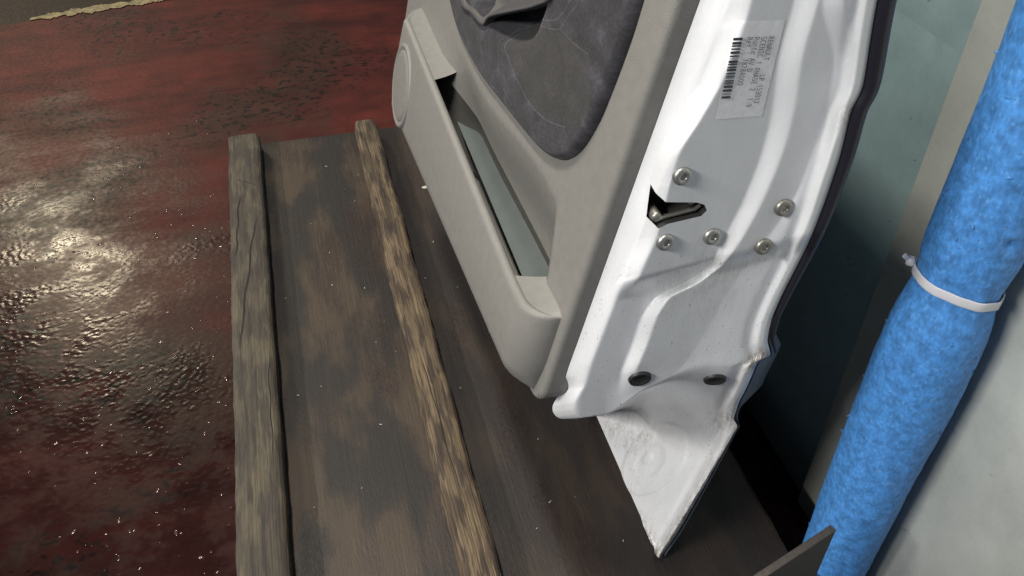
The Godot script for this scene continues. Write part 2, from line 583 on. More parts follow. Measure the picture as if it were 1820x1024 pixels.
const RIM_R := [Vector2(0.0740, 0.93), Vector2(0.0840, 0.84), Vector2(0.0887, 0.7394), Vector2(0.0985, 0.6679), Vector2(0.0945, 0.6444), Vector2(0.0962, 0.6013), Vector2(0.0940, 0.5494), Vector2(0.0886, 0.4999), Vector2(0.0777, 0.4471), Vector2(0.0729, 0.4134), Vector2(0.0748, 0.3812), Vector2(0.0834, 0.3573), Vector2(0.0711, 0.3496), Vector2(0.0688, 0.3382), Vector2(0.0648, 0.3083), Vector2(0.0611, 0.2892), Vector2(0.0601, 0.2726), Vector2(0.0600, 0.2582), Vector2(0.0672, 0.2424), Vector2(0.0620, 0.2209), Vector2(0.0451, 0.1463), Vector2(0.0215, 0.0513), Vector2(0.0069, 0.0079), Vector2(0.0034, -0.0040)]
const FOLD_2 := [Vector2(-0.0264, 0.7513), Vector2(-0.0293, 0.7301), Vector2(-0.0392, 0.6853), Vector2(-0.0522, 0.6550), Vector2(-0.0656, 0.6284), Vector2(-0.0706, 0.5963), Vector2(-0.0759, 0.5438), Vector2(-0.0875, 0.5011), Vector2(-0.0915, 0.4850)]
const FOLD_3 := [Vector2(0.0284, 0.7456), Vector2(0.0264, 0.7008), Vector2(0.0305, 0.6509), Vector2(0.0287, 0.6080), Vector2(0.0204, 0.5628), Vector2(0.0096, 0.5273), Vector2(-0.0013, 0.4998), Vector2(-0.0238, 0.4806), Vector2(-0.0507, 0.4690), Vector2(-0.0623, 0.4465), Vector2(-0.0688, 0.4105), Vector2(-0.0764, 0.3725)]
const FOLD_4 := [Vector2(0.0506, 0.7433), Vector2(0.0733, 0.6951), Vector2(0.0788, 0.6440), Vector2(0.0761, 0.6045), Vector2(0.0699, 0.5477), Vector2(0.0626, 0.5104), Vector2(0.0490, 0.4357), Vector2(0.0290, 0.3779), Vector2(0.0045, 0.3338)]
const LATCH := [Vector2(-0.0786, 0.6004), Vector2(-0.0725, 0.5909), Vector2(-0.0620, 0.5804), Vector2(-0.0326, 0.5746), Vector2(-0.0251, 0.5709), Vector2(-0.0219, 0.5643), Vector2(-0.0264, 0.5591), Vector2(-0.0563, 0.5567), Vector2(-0.0654, 0.5529), Vector2(-0.0785, 0.5675), Vector2(-0.0786, 0.5775)]
func draft(q: Vector2) -> Vector3:      # the direction along which the pressed folds are set in; it swings over the panel
	var t := clampf((q.y - 0.28) / 0.45, -0.3, 1.2)
	return (Vector3(0.345, -0.735, -0.57).lerp(Vector3(0.487, -0.388, -0.782), t) + Vector3(q.x, 0, 0)).normalized()

func rim(list: Array, s: float) -> Vector2:
	var i := clampi(int(s), 0, list.size() - 2)
	var a: Vector2 = list[i]
	var b: Vector2 = list[i + 1]
	return a.cubic_interpolate(b, list[maxi(i - 1, 0)], list[mini(i + 2, list.size() - 1)], s - i).lerp(a.lerp(b, s - i), 0.4)

# depth of the pressed sheet metal at pattern point q; dl, dr: distances to its two rims
func ramp(x: float, half: float) -> float:   # a straight slope with eased ends
	return lerpf(smoothstep(-half * 1.25, half * 1.25, x), clampf(0.5 + 0.5 * x / half, 0.0, 1.0), 0.5)

func press(q: Vector2, dl: float, dr: float) -> float:
	var a := q.x
	var b := q.y
	# the foot of the box: a sharp lower rim on the trim side that softens towards the skin
	var bl := 0.3126 - 0.10 * (a + 0.1163) + 0.018 * smoothstep(-0.10, -0.055, a) - 0.22 * maxf(a + 0.055, 0.0)
	var soft := 0.003 + 0.10 * smoothstep(-0.095, 0.02, a)
	var lower := smoothstep(-soft * 0.6, soft, bl - b)
	var sink := lower * maxf(0.962 * -a + 0.272 * b, 0.0) / -draft(q).dot(Vector3(-0.962, 0.272, 0))
	var h := 0.0
	# rounded inner rim next to the trim
	var foot := smoothstep(0.385, 0.362, b) * smoothstep(-0.125, -0.165, a)
	h += (0.026 * ramp(dl - 0.012, 0.012) - 0.022 * foot) * (1.0 - lower)
	# lock plateau, outer shelf and the folds between
	var up2 := smoothstep(0.478, 0.505, b - 0.12 * (a + 0.05))
	var d2 := a - curve(FOLD_2, b)
	h += 0.020 * up2 * ramp(d2, 0.010)
	var d3 := a - curve(FOLD_3, b)
	var w3 := lerpf(0.006, 0.010, smoothstep(0.48, 0.54, b))
	h += (0.015 + 0.006 * (1.0 - up2)) * ramp(d3 * (0.75 if b < 0.5 else 1.0), w3) * smoothstep(0.335, 0.385, b) * 1.0
	h += 0.021 * (1.0 - smoothstep(0.335, 0.385, b)) * smoothstep(-0.10, -0.03, a) * (1.0 - lower)
	var d4 := a - curve(FOLD_4, b)
	var w4 := lerpf(0.040, 0.009, smoothstep(0.44, 0.58, b))
	h += 0.017 * ramp(d4, w4) * (1.0 - lower * 0.9)
	# turned hem with a groove beside it
	var hem := smoothstep(0.020, 0.013, dr) - smoothstep(0.030, 0.022, dr) * 0.0
	h += lerpf(0.006, 0.009, lower) * smoothstep(0.017, 0.010, dr) - lerpf(0.004, 0.0035, lower) * exp(-pow((dr - 0.021) / 0.006, 2.0)) - 0.004 * smoothstep(0.004, 0.0, dr)
	if lower > 0.5:
		h += 0.003 * smoothstep(0.006, 0.002, dl)
	# round stamped boss in the lower corner
	var c := q.distance_to(Vector2(-0.030, 0.205) if b > 0.1 else Vector2(-0.030, 0.205))
	if c < 0.08:
		var e := (q - Vector2(-0.028, 0.215)) * Vector2(1.0, 0.62)
		h += lower * (0.0035 * smoothstep(0.040, 0.036, e.length()) - 0.003 * smoothstep(0.020, 0.014, (e - Vector2(-0.006, 0.0)).length()) + 0.004 * smoothstep(0.008, 0.003, (e - Vector2(-0.010, 0.004)).length()))
	return sink - h

func panel_point(q: Vector2, dl: float, dr: float) -> Vector3:
	return Vector3(q.x, q.y, 0) + draft(q) * press(q, dl, dr)

func rim_row(q: Vector2) -> float:   # the row whose line between the rims passes through q
	var lo := 0.0
	var hi := RIM_L.size() - 1.0
	for k in 24:
		var mid := (lo + hi) / 2
		var a := rim(RIM_L, mid)
		var d := (rim(RIM_R, mid) - a)
		if d.cross(q - a) < 0.0:
			lo = mid
		else:
			hi = mid
	return lo

func on_panel(q: Vector2) -> Vector3:
	var s := rim_row(q)
	return panel_point(q, q.distance_to(rim(RIM_L, s)), q.distance_to(rim(RIM_R, s)))

func panel_normal(q: Vector2) -> Vector3:
	var e := 0.004
	var n := (on_panel(q + Vector2(e, 0)) - on_panel(q - Vector2(e, 0))).cross(on_panel(q + Vector2(0, e)) - on_panel(q - Vector2(0, e)))
	return n.normalized() * signf(n.z)

func face_w(v: float) -> float:      # the leaning plane of the inner trim
	return 0.23135 * v - 0.25174

func build_door() -> void:
	var door := thing("car_door", "white car door with grey inner trim leaning against the wall on the pallet", "car door", Vector3.ZERO)
	build_panel(door)
	build_skin(door)
	build_trim(door)
	build_hardware(door)
	build_label(door)

func build_panel(door: Node3D) -> void:
	var paint := mat(Color.WHITE, 0.34)
	paint.clearcoat_enabled = true
	paint.clearcoat = 0.6
	paint.clearcoat_roughness = 0.15
	# paint with specks, rust marks and grime along the lower rims
	var tn := 1024
	var m := layer(tn, tn, 91, 0.012, 5)
	var f := layer(tn, tn, 92, 0.12, 3)
	var g := layer(tn, tn, 93, 0.045, 4, 1.0, 1.6)
	var col := PackedByteArray()
	col.resize(tn * tn * 3)
	for y in tn:
		for x in tn:
			var i := y * tn + x
			var a := -0.2 + 0.32 * x / tn
			var b := 0.95 - 0.97 * y / tn
			var mm := m[i] / 255.0
			var ff := f[i] / 255.0
			var gg := g[i] / 255.0
			var c := Vector3(218, 220, 223) * (1.0 + 0.05 * (mm - 0.5) + 0.03 * (ff - 0.5))
			# smears of brown grime: seam under the box, both lower rims, tip, hem notches
			var gr := 0.0
			gr = maxf(gr, exp(-pow((Vector2(a + 0.085, b - 0.285)).length() / 0.026, 2.0)) * 0.18)
			gr = maxf(gr, exp(-pow((Vector2(a + 0.055, b - 0.258)).length() / 0.022, 2.0)) * 0.2)
			var el := absf(a + 0.0014 + b * 0.367)          # the bottom rim
			if b < 0.315:
				gr = maxf(gr, 0.7 * exp(-el / 0.005))
				var er := absf(a - b * 0.295)
				gr = maxf(gr, 0.55 * exp(-er / 0.006))
			gr = maxf(gr, 0.9 * exp(-pow((Vector2(a - 0.074, b - 0.350)).length() / 0.016, 2.0)))
			gr = maxf(gr, 0.3 * exp(-pow((Vector2(a - 0.055, b - 0.265)).length() / 0.03, 2.0)))
			gr = maxf(gr, 0.5 * exp(-pow((Vector2(a - 0.096, b - 0.642)).length() / 0.012, 2.0)))
			gr = maxf(gr, 0.12 * exp(-pow((Vector2(a + 0.01, b - 0.49)).length() / 0.05, 2.0)))
			gr *= smoothstep(0.36, 0.62, 0.5 * gg + 0.5 * ff + 0.12 * gr)
			c = c.lerp(Vector3(88, 74, 60), clampf(gr, 0, 1))
			if b < 0.52 and ff > 0.80 and gg > 0.52:
				c = c.lerp(Vector3(105, 96, 86), 0.6)
			put(col, i, c.x, c.y, c.z)
	paint.albedo_texture = image_rgb(tn, tn, col)
	M.paint = paint
	var rows := 420
	var cols := 110
	var poly := PackedVector2Array(LATCH)
	var pat := PackedVector2Array()
	var smax := RIM_L.size() - 1.0
	# rows spread by length along the rims
	var cum := [0.0]
	for i in range(1, 601):
		cum.append(cum[-1] + rim(RIM_L, smax * i / 600.0).distance_to(rim(RIM_L, smax * (i - 1) / 600.0)) + rim(RIM_R, smax * i / 600.0).distance_to(rim(RIM_R, smax * (i - 1) / 600.0)))
	var rs := PackedFloat32Array()
	var k := 0
	for j in rows + 1:
		var want: float = cum[-1] * j / rows
		while k < 599 and cum[k + 1] < want:
			k += 1
		rs.append(smax * (k + clampf((want - cum[k]) / maxf(cum[k + 1] - cum[k], 1e-9), 0, 1)) / 600.0)
	for j in rows + 1:
		var a := rim(RIM_L, rs[j])
		var b := rim(RIM_R, rs[j])
		for i in cols + 1:
			var q := a.lerp(b, float(i) / cols)
			pat.append(q)
	var f_pos := func(i: int, j: int):
		var q := pat[j * (cols + 1) + i]
		return panel_point(q, q.distance_to(pat[j * (cols + 1)]), q.distance_to(pat[j * (cols + 1) + cols]))
	var f_uv := func(i: int, j: int):
		var q := pat[j * (cols + 1) + i]
		return Vector2((q.x + 0.2) / 0.32, (0.95 - q.y) / 0.97)
	var i0 := cols
	var i1 := 0
	var j0 := rows
	var j1 := 0
	for j in rows:
		for i in cols:
			var q := pat[j * (cols + 1) + i]
			if q.y > 0.551 and q.y < 0.6025 and q.x > -0.0805 and q.x < -0.0195:
				i0 = mini(i0, i - 1)
				i1 = maxi(i1, i + 1)
				j0 = mini(j0, j - 1)
				j1 = maxi(j1, j + 1)
	var keep := func(i: int, j: int):
		return not (i >= i0 and i < i1 and j >= j0 and j < j1)
	var panel := part("inner_panel", sheet(cols, rows, f_pos, Vector3(0, 0, 1), f_uv, keep), paint, door)
	panel.set_meta("label", "white painted rear edge of the door with pressed folds")
	# the block round the latch opening is meshed finely and cut to the outline
	var fx := 6
	var nx := (i1 - i0) * fx
	var ny := (j1 - j0) * fx
	var fine_q := PackedVector2Array()
	var fine_d := PackedVector2Array()
	for y in ny + 1:
		var jj := mini(j0 + y / fx, j1 - 1)
		var ty := float(y) / fx - (jj - j0)
		var la := pat[jj * (cols + 1)].lerp(pat[(jj + 1) * (cols + 1)], ty)
		var lb := pat[jj * (cols + 1) + cols].lerp(pat[(jj + 1) * (cols + 1) + cols], ty)
		for x in nx + 1:
			var q := la.lerp(lb, (i0 + float(x) / fx) / cols)
			fine_d.append(Vector2(q.distance_to(la), q.distance_to(lb)))
			fine_q.append(q)
	var patch := sheet(nx, ny, func(x: int, y: int):
		var k2 := y * (nx + 1) + x
		return panel_point(fine_q[k2], fine_d[k2].x, fine_d[k2].y), Vector3(0, 0, 1), func(x: int, y: int):
		var q := fine_q[y * (nx + 1) + x]
		return Vector2((q.x + 0.2) / 0.32, (0.95 - q.y) / 0.97), func(x: int, y: int):
		return not Geometry2D.is_point_in_polygon(fine_q[y * (nx + 1) + x], poly))
	var whole: ArrayMesh = panel.mesh
	whole.add_surface_from_arrays(Mesh.PRIMITIVE_TRIANGLES, patch.surface_get_arrays(0))
	# latch opening: walls and floor coloured near-black for its shade, and the claw inside
	var n := poly.size()
	var wall := sheet(n, 4, func(i: int, j: int):
		var q := on_panel(poly[i % n])
		return q + Vector3(0, 0, -0.009 * j) + Vector3(0.0, -0.001 * j, 0), Vector3.ZERO)
	var latch := part("latch_opening", wall, M.cavity_shade, door)
	latch.set_meta("label", "dark keyhole shaped latch opening")
	var c0 := on_panel(Vector2(-0.050, 0.566)) + Vector3(0.004, -0.004, -0.034)
	part("latch_shade_floor", bevel_box(Vector3(0.068, 0.075, 0.004), 0.001), M.cavity_shade, latch, Transform3D(Basis.IDENTITY, c0 + Vector3(0.012, -0.008, 0)))
	var claw := []
	for q in [Vector2(-0.0700, 0.5600), Vector2(-0.0655, 0.5568), Vector2(-0.0563, 0.5592), Vector2(-0.0420, 0.5608), Vector2(-0.0300, 0.5622), Vector2(-0.0250, 0.5660)]:
		claw.append(on_panel(q) + Vector3(0, 0, -0.007))
	part("latch_claw", tube(claw, func(_j): return 0.0021, 10), M.zinc_dull, latch)
	part("latch_pin", lathe([Vector2(0, 0.003), Vector2(0.004, 0.0025), Vector2(0.0052, 0), Vector2(0.0052, -0.012)], 16), M.zinc_dull, latch, stand(on_panel(Vector2(-0.0655, 0.5590)) + Vector3(0.001, 0, -0.008), Vector3(0, 0, 1)))
	part("latch_pin", lathe([Vector2(0, 0.003), Vector2(0.004, 0.0025), Vector2(0.0052, 0), Vector2(0.0052, -0.012)], 16), M.zinc_dull, latch, stand(on_panel(Vector2(-0.0300, 0.5665)) + Vector3(0, 0, -0.012), Vector3(0, 0, 1)))

func skin_w(v: float) -> float:
	return curve([Vector2(0.0760, 0.93), Vector2(0.0900, 0.84), Vector2(0.0967, 0.7394), Vector2(0.1025, 0.6679), Vector2(0.1000, 0.6013), Vector2(0.0970, 0.5494), Vector2(0.0916, 0.4999), Vector2(0.0807, 0.4471), Vector2(0.0765, 0.4134), Vector2(0.0755, 0.3812), Vector2(0.0740, 0.34), Vector2(0.0720, 0.29), Vector2(0.0690, 0.2424), Vector2(0.0460, 0.1463), Vector2(0.0230, 0.0513), Vector2(0.0040, 0.0)], v)

func build_skin(door: Node3D) -> void:
	# outer skin: runs forward from the hem, with the bulging sill moulding low down
	part("shaded_outer_skin", sheet(30, 120, func(i: int, j: int):
		var t := 23.0 * j / 120.0
		var q := rim(RIM_R, t)
		var p := panel_point(q, 0.2 if q.y > 0.02 else 0.0, 0.0)
		var u := 0.95 * pow(i / 30.0, 2.0)
		var swell := smoothstep(0.235, 0.275, q.y) * smoothstep(0.365, 0.335, q.y) if t > 10.5 and t < 18.5 else 0.0
		var low := 1.0 - smoothstep(0.0, 0.35, q.y)
		return p + Vector3(0.002 + 0.004 * low + 0.020 * sin(PI * u / 0.95) + 0.05 * low * minf(u, 0.25) + 0.042 * swell * smoothstep(0.0, 0.03, u), (0.29 * minf(u, 0.22) + 0.002) * low, -u), Vector3(1, 0, 0)), M.skin, door)
	part("belt_top", sheet(10, 2, func(i: int, j: int):
		return Vector3(lerpf(-0.03, 0.078, j / 2.0), 0.928, -0.92 * i / 10.0 - 0.004), UP), M.rubber, door)
	# inner side below the trim, from the box down to the bottom rim
	part("lower_panel", sheet(20, 8, func(i: int, j: int):
		var u := lerpf(0.205, 0.945, i / 20.0)
		var t := j / 8.0
		var top := Vector2(face_w(0.34) + 0.016, 0.352 - 0.06 * u)
		var bottom := Vector2(0.021 + 0.012 * sin(PI * u / 0.95), 0.064)
		var q := top.lerp(bottom, t) + Vector2(0.03, 0.0) * sin(PI * t)
		return Vector3(q.x, q.y, -u), Vector3(-1, 0, 0)), M.paint, door)
	part("front_edge", sheet(6, 20, func(i: int, j: int):
		var v := lerpf(0.93, 0.06, j / 20.0)
		return Vector3(lerpf(face_w(maxf(v, 0.34)) + 0.02, skin_w(v), i / 6.0), v, -0.95), Vector3(0, 0, -1)), M.paint, door)
	# dark rubber edge along the hem
	var path := []
	for j in 90:
		var s := lerpf(0.0, 11.0, j / 89.0)
		var q := rim(RIM_R, s)
		path.append(panel_point(q, 0.2, 0.0) + Vector3(0.0055, 0.001, -0.001))
	part("edge_seal", tube(path, func(j): return lerpf(0.0078, 0.0012, pow(j / 89.0, 2.2)), 12), M.rubber, door)

func crease(u: float) -> float:      # where the trim starts to drop straight into the pocket
	return lerpf(0.528, 0.495, smoothstep(0.12, 0.40, u))

func build_trim(door: Node3D) -> void:
	var vb := 0.3400
	var rc := 0.026
	var low := func(u: float) -> float:
		return vb + (rc - sqrt(maxf(rc * rc - pow(maxf(rc - u, 0.0), 2.0), 0.0))) - 0.06 * u
	var e := 0.007
	var nu := 150
	var nv := 150
	var face := sheet(nu, nv, func(i: int, j: int):
		var u := e + 0.86 * pow(i / float(nu), 1.3)
		var v0: float = low.call(u) + e
		var v := lerpf(v0, 0.925, j / float(nv))
		var w := face_w(v)
		var vc := crease(u)
		var mask := smoothstep(0.060 + 0.35 * maxf(v - 0.44, 0.0), 0.068 + 0.35 * maxf(v - 0.44, 0.0), u) * (1.0 - smoothstep(0.44, 0.60, u))
		w += 0.040 * smoothstep(0.070, 0.055, ((Vector2(u, v) - Vector2(0.385, 0.668)) * Vector2(0.42, 0.75)).length())
		if v < vc + 0.02:
			var x := maxf(vc - v, 0.0)
			w += mask * (0.235 * x + 0.013 * smoothstep(0.0, 0.10, x))
		return Vector3(w, v, -u), Vector3(-1, 0, 0))
	var trim := part("trim_panel", face, M.trim, door)
	trim.set_meta("label", "grey plastic inner trim of the car door")
	# rounded border of the trim: outline from the top of the rear edge round the lower corner and forward
	var outl := []
	for j in 60:
		outl.append([Vector2(0.0, lerpf(0.925, vb + rc, j / 59.0)), Vector2(1, 0)])
	for j in range(1, 13):
		var a := PI / 2 * j / 12.0
		outl.append([Vector2(rc - rc * cos(a), vb + rc - rc * sin(a)), Vector2(cos(a), sin(a))])
	for j in range(1, 20):
		outl.append([Vector2(rc + 0.80 * j / 19.0, vb - 0.06 * 0.80 * j / 19.0), Vector2(0.06, 1).normalized()])
	var border := sheet(8, outl.size() - 1, func(i: int, j: int):
		var q: Vector2 = outl[j][0]
		var inw: Vector2 = outl[j][1]
		var d := 0.0
		var off := 0.0
		if i <= 6:
			var a := PI / 2 * i / 6.0
			d = e * (1.0 - sin(a))
			off = e * (1.0 - cos(a))
		else:
			off = e + (0.019 if i == 8 else 0.006)
		var z := q + inw * d
		return Vector3(face_w(z.y) + off, z.y, -z.x), Vector3(-1, 0, 1))
	part("trim_border", border, M.trim, trim)
	build_pocket(door, trim)
	build_fabric(trim)

func build_pocket(door: Node3D, trim: Node3D) -> void:
	var pocket := Node3D.new()
	pocket.name = "map_pocket"
	door.add_child(pocket)
	# outer wall: plan path from the far end to the rounded rear end
	var plan := []
	for j in 13:      # far end
		var a := PI / 2 * j / 12.0
		plan.append(Vector2(0.026 * sin(a) + 0.006, 0.770 - 0.03 * (1.0 - cos(a)) * 0.0 - 0.035 * (1.0 - cos(a)) * 0.0 - 0.035 * sin(a)))
	for j in range(1, 46):
		plan.append(Vector2(0.032, lerpf(0.735, 0.050, j / 45.0)))
	for j in range(1, 15):
		var a := PI / 2 * j / 14.0
		plan.append(Vector2(0.032 * cos(a) - 0.002 * sin(a), 0.050 - 0.038 * sin(a)))
	var lip_v := 0.447
	var nr := 26
	var wall := sheet(nr, plan.size() - 1, func(i: int, j: int):
		var pl: Vector2 = plan[j]
		var vbot := 0.352 - 0.105 * pl.y
		# section: inner lip -> rounded lip -> outer face -> rounded bottom
		var t := i / float(nr)
		var v: float
		var p: float
		var lv := lip_v + 0.006 * smoothstep(0.10, 0.0, pl.y)
		if i <= 6:
			var a := PI * (1.0 - i / 6.0)        # over the lip
			p = pl.x - 0.0055 - 0.0055 * cos(PI - a) * -1.0 * -1.0
			p = pl.x - 0.0055 + 0.0055 * cos(a)
			v = lv - 0.0055 + 0.0055 * sin(a)
		else:
			var s := (i - 6) / float(nr - 6)
			var depth := s * 1.0
			if depth < 0.62:
				v = lerpf(lv - 0.0055, vbot + 0.034, depth / 0.62)
				p = pl.x + 0.002 * sin(PI * depth / 0.62)
			else:
				var a2 := PI / 2 * (depth - 0.62) / 0.38
				v = vbot + 0.034 - 0.034 * sin(a2)
				p = pl.x - maxf(pl.x, 0.004) * 1.1 * (1.0 - cos(a2))
		var u := pl.y + 0.010 * smoothstep(0.40, 0.33, v) * smoothstep(0.06, 0.0, pl.y)
		return Vector3(face_w(v) - p, v, -u), Vector3(-1, 0, 0))
	part("pocket_wall", wall, M.trim, pocket)
	# closed tops at the rear end and over the round front housing
	for span in [[0.0115, 0.066], [0.525, 0.766]]:
		part("pocket_top", sheet(8, 14, func(i: int, j: int):
			var t := i / 8.0
			var u := lerpf(span[0], span[1] + (0.026 * (1.0 - t) if span[1] < 0.1 else 0.0), j / 14.0)
			var pmax := 0.030
			if u < 0.05:
				pmax = 0.030 * sqrt(maxf(1.0 - pow((0.050 - u) / 0.0385, 2.0), 0.0)) 
			if u > 0.735:
				pmax = 0.030 * sqrt(maxf(1.0 - pow((u - 0.735) / 0.036, 2.0), 0.0))
			var p := lerpf(maxf(pmax - 0.004, 0.0), -0.012, t)
			var v := lip_v - 0.0012 + 0.006 * smoothstep(0.10, 0.0, u) + 0.010 * t * t + 0.0008 * sin(t * PI)
			return Vector3(face_w(v) - p, v, -u), UP), M.trim, pocket)
	# ends of the opening
	for u in [0.066, 0.640]:
		part("pocket_end", sheet(3, 4, func(i: int, j: int):
			var v := lerpf(lip_v + 0.004, 0.372 - 0.06 * u, j / 4.0)
			return Vector3(lerpf(face_w(v) - 0.024, face_w(v) + 0.045, i / 3.0), v - 0.006, -u), Vector3(0, 0, 1 if u > 0.3 else -1)), M.trim, pocket)
	# liner: lower back wall curving into the floor, stopping short of the front wall
	part("pocket_liner", sheet(14, 40, func(i: int, j: int):
		var u := lerpf(0.067, 0.630, j / 40.0)
		var t := i / 14.0
		var right := face_w(crease(u)) + 0.016
		var q := Vector2(lerpf(right, -0.1440, t), lerpf(0.398, 0.380, t) - 0.004 * sin(PI * t))
		return Vector3(q.x, q.y, -u), Vector3(-1, 1, 0)), M.liner, pocket)
	part("pocket_bottom", sheet(4, 10, func(i: int, j: int):
		var u := lerpf(0.05, 0.6, j / 10.0)
		return Vector3(lerpf(face_w(0.34) - 0.004, face_w(0.34) + 0.06, i / 4.0), 0.350 - 0.09 * u, -u), UP), M.trim, pocket)
	# round speaker cap on the front housing
	var cap := lathe([Vector2(0, 0.0032), Vector2(0.045, 0.0028), Vector2(0.052, 0.0018), Vector2(0.0545, -0.0002), Vector2(0.0565, -0.0006), Vector2(0.0585, 0.0014), Vector2(0.062, 0.0016), Vector2(0.0645, 0.0005), Vector2(0.0655, -0.003)], 48)
	var nrm := Vector3(-1, 0.23135, 0).normalized()
	part("speaker_cap", cap, M.trim, pocket, stand(Vector3(face_w(0.365) - 0.0345, 0.365, -0.675), nrm))

const CLOTH := [Vector2(0.60, 0.540), Vector2(0.5344, 0.5208), Vector2(0.4636, 0.5154), Vector2(0.3778, 0.5175), Vector2(0.2923, 0.5275), Vector2(0.2161, 0.5382), Vector2(0.1519, 0.5492), Vector2(0.1119, 0.5615), Vector2(0.0870, 0.5775), Vector2(0.0690, 0.5991), Vector2(0.0557, 0.6320), Vector2(0.0500, 0.6655), Vector2(0.0468, 0.6967), Vector2(0.0460, 0.7219), Vector2(0.0500, 0.7600), Vector2(0.0700, 0.8000), Vector2(0.1200, 0.8200), Vector2(0.3000, 0.8200), Vector2(0.5000, 0.8000), Vector2(0.6400, 0.7400), Vector2(0.6700, 0.6500), Vector2(0.6400, 0.5700)]

func build_fabric(trim: Node3D) -> void:
	var tn := 900
	var f := layer(tn, tn, 101, 0.09, 4)
	var m := layer(tn, tn, 102, 0.014, 4)
	var s := layer(tn, tn, 103, 0.3, 2)
	var wear := layer(tn, tn, 104, 0.01, 4)
	var seams := [
		[Vector2(0.3372, 0.5950), Vector2(0.3066, 0.5824), Vector2(0.2253, 0.5742), Vector2(0.1600, 0.5812), Vector2(0.1050, 0.6005)],
		[Vector2(0.3372, 0.5950), Vector2(0.2600, 0.6330), Vector2(0.2000, 0.6530), Vector2(0.1750, 0.6640), Vector2(0.1600, 0.6840), Vector2(0.1500, 0.7000), Vector2(0.15, 0.75)],
		[Vector2(0.3250, 0.6060), Vector2(0.2550, 0.6400), Vector2(0.2000, 0.6610), Vector2(0.1820, 0.6720), Vector2(0.1690, 0.6920), Vector2(0.16, 0.75)],
		[Vector2(0.1750, 0.6630), Vector2(0.1350, 0.6660), Vector2(0.1000, 0.6720)],
		[Vector2(0.345, 0.598), Vector2(0.330, 0.571), Vector2(0.300, 0.552), Vector2(0.250, 0.548)],
	]
	var area := PackedVector2Array([Vector2(0.3372, 0.5950), Vector2(0.3066, 0.5824), Vector2(0.2253, 0.5742), Vector2(0.1600, 0.5812), Vector2(0.0850, 0.6105), Vector2(0.0700, 0.6400), Vector2(0.1000, 0.6720), Vector2(0.1750, 0.6640), Vector2(0.2000, 0.6530), Vector2(0.2600, 0.6330)])
	# seam and insert masks, drawn into small maps first
	var seam := Image.create(tn, tn, false, Image.FORMAT_L8)
	var ins := Image.create(180, 180, false, Image.FORMAT_L8)
	for y in 180:
		for x in 180:
			if Geometry2D.is_point_in_polygon(Vector2(0.03 + 0.66 * (x + 0.5) / 180.0, 0.84 - 0.35 * (y + 0.5) / 180.0), area):
				ins.set_pixel(x, y, Color.WHITE)
	ins.resize(60, 60, Image.INTERPOLATE_LANCZOS)
	ins.resize(tn, tn, Image.INTERPOLATE_CUBIC)
	var insd := ins.get_data()
	for c in seams:
		for k in c.size() - 1:
			var p0: Vector2 = c[maxi(k - 1, 0)]
			var p3: Vector2 = c[mini(k + 2, c.size() - 1)]
			var p1: Vector2 = c[k]
			var p2: Vector2 = c[k + 1]
			for t in 300:
				var q := p1.cubic_interpolate(p2, p0, p3, t / 300.0)
				var px := Vector2((q.x - 0.03) / 0.66 * tn, (0.84 - q.y) / 0.35 * tn)
				for d in [Vector2i(0, 0), Vector2i(0, 1), Vector2i(0, -1), Vector2i(1, 0)]:
					var z: Vector2i = Vector2i(px) + d
					if z.x >= 0 and z.y >= 0 and z.x < tn and z.y < tn:
						seam.set_pixelv(z, Color.WHITE)
	var sd := seam.get_data()
	var col := PackedByteArray()
	var high := PackedByteArray()
	col.resize(tn * tn * 3)
	high.resize(tn * tn)
	for y in tn:
		for x in tn:
			var i := y * tn + x
			var ff := f[i] / 255.0
			var mm := m[i] / 255.0
			var ss := s[i] / 255.0
			var u := 0.03 + 0.66 * x / tn
			var v := 0.84 - 0.35 * y / tn
			var k := 0.95 + 0.6 * (ff - 0.5) + 0.8 * (mm - 0.5) + 0.25 * (ss - 0.5)
			var c := Vector3(34, 33, 39) * k
			var dust := smoothstep(0.45, 0.75, wear[i] / 255.0)
			c = c.lerp(Vector3(68, 66, 74) * k, dust * 0.45)
			c = c.lerp(Vector3(45, 44, 41) * (0.94 + 0.25 * (ff - 0.5)), insd[i] / 255.0 * 0.6)
			if sd[i] > 0 and ss > 0.42:
				c = c.lerp(Vector3(112, 110, 112), 0.45)
			put(col, i, c.x, c.y, c.z)
			high[i] = clampi(int(255.0 * (0.55 + 0.25 * (ss - 0.5) + 0.3 * (ff - 0.5) - (0.25 if sd[i] > 0 else 0.0))), 0, 255)
	var cm := mat(Color.WHITE, 0.9)
	cm.albedo_texture = image_rgb(tn, tn, col)
	cm.normal_enabled = true
	cm.normal_texture = normal_of(tn, tn, high, 3.0)
	cm.normal_scale = 0.3
	cm.rim_enabled = true
	cm.rim = 0.12
	cm.rim_tint = 0.5
	# a padded pillow inside the outline
	var cen := Vector2(0.30, 0.655)
	var nb := 200
	var nr := 60
	var rimp := []
	for k in nb + 1:
		var t := fposmod(k / float(nb), 1.0) * CLOTH.size()
		var i := int(t) % CLOTH.size()
		var p0: Vector2 = CLOTH[(i + CLOTH.size() - 1) % CLOTH.size()]
		var p1: Vector2 = CLOTH[i]
		var p2: Vector2 = CLOTH[(i + 1) % CLOTH.size()]
		var p3: Vector2 = CLOTH[(i + 2) % CLOTH.size()]
		rimp.append(p1.cubic_interpolate(p2, p0, p3, t - int(t)))
	var cup_c := Vector2(0.385, 0.668)
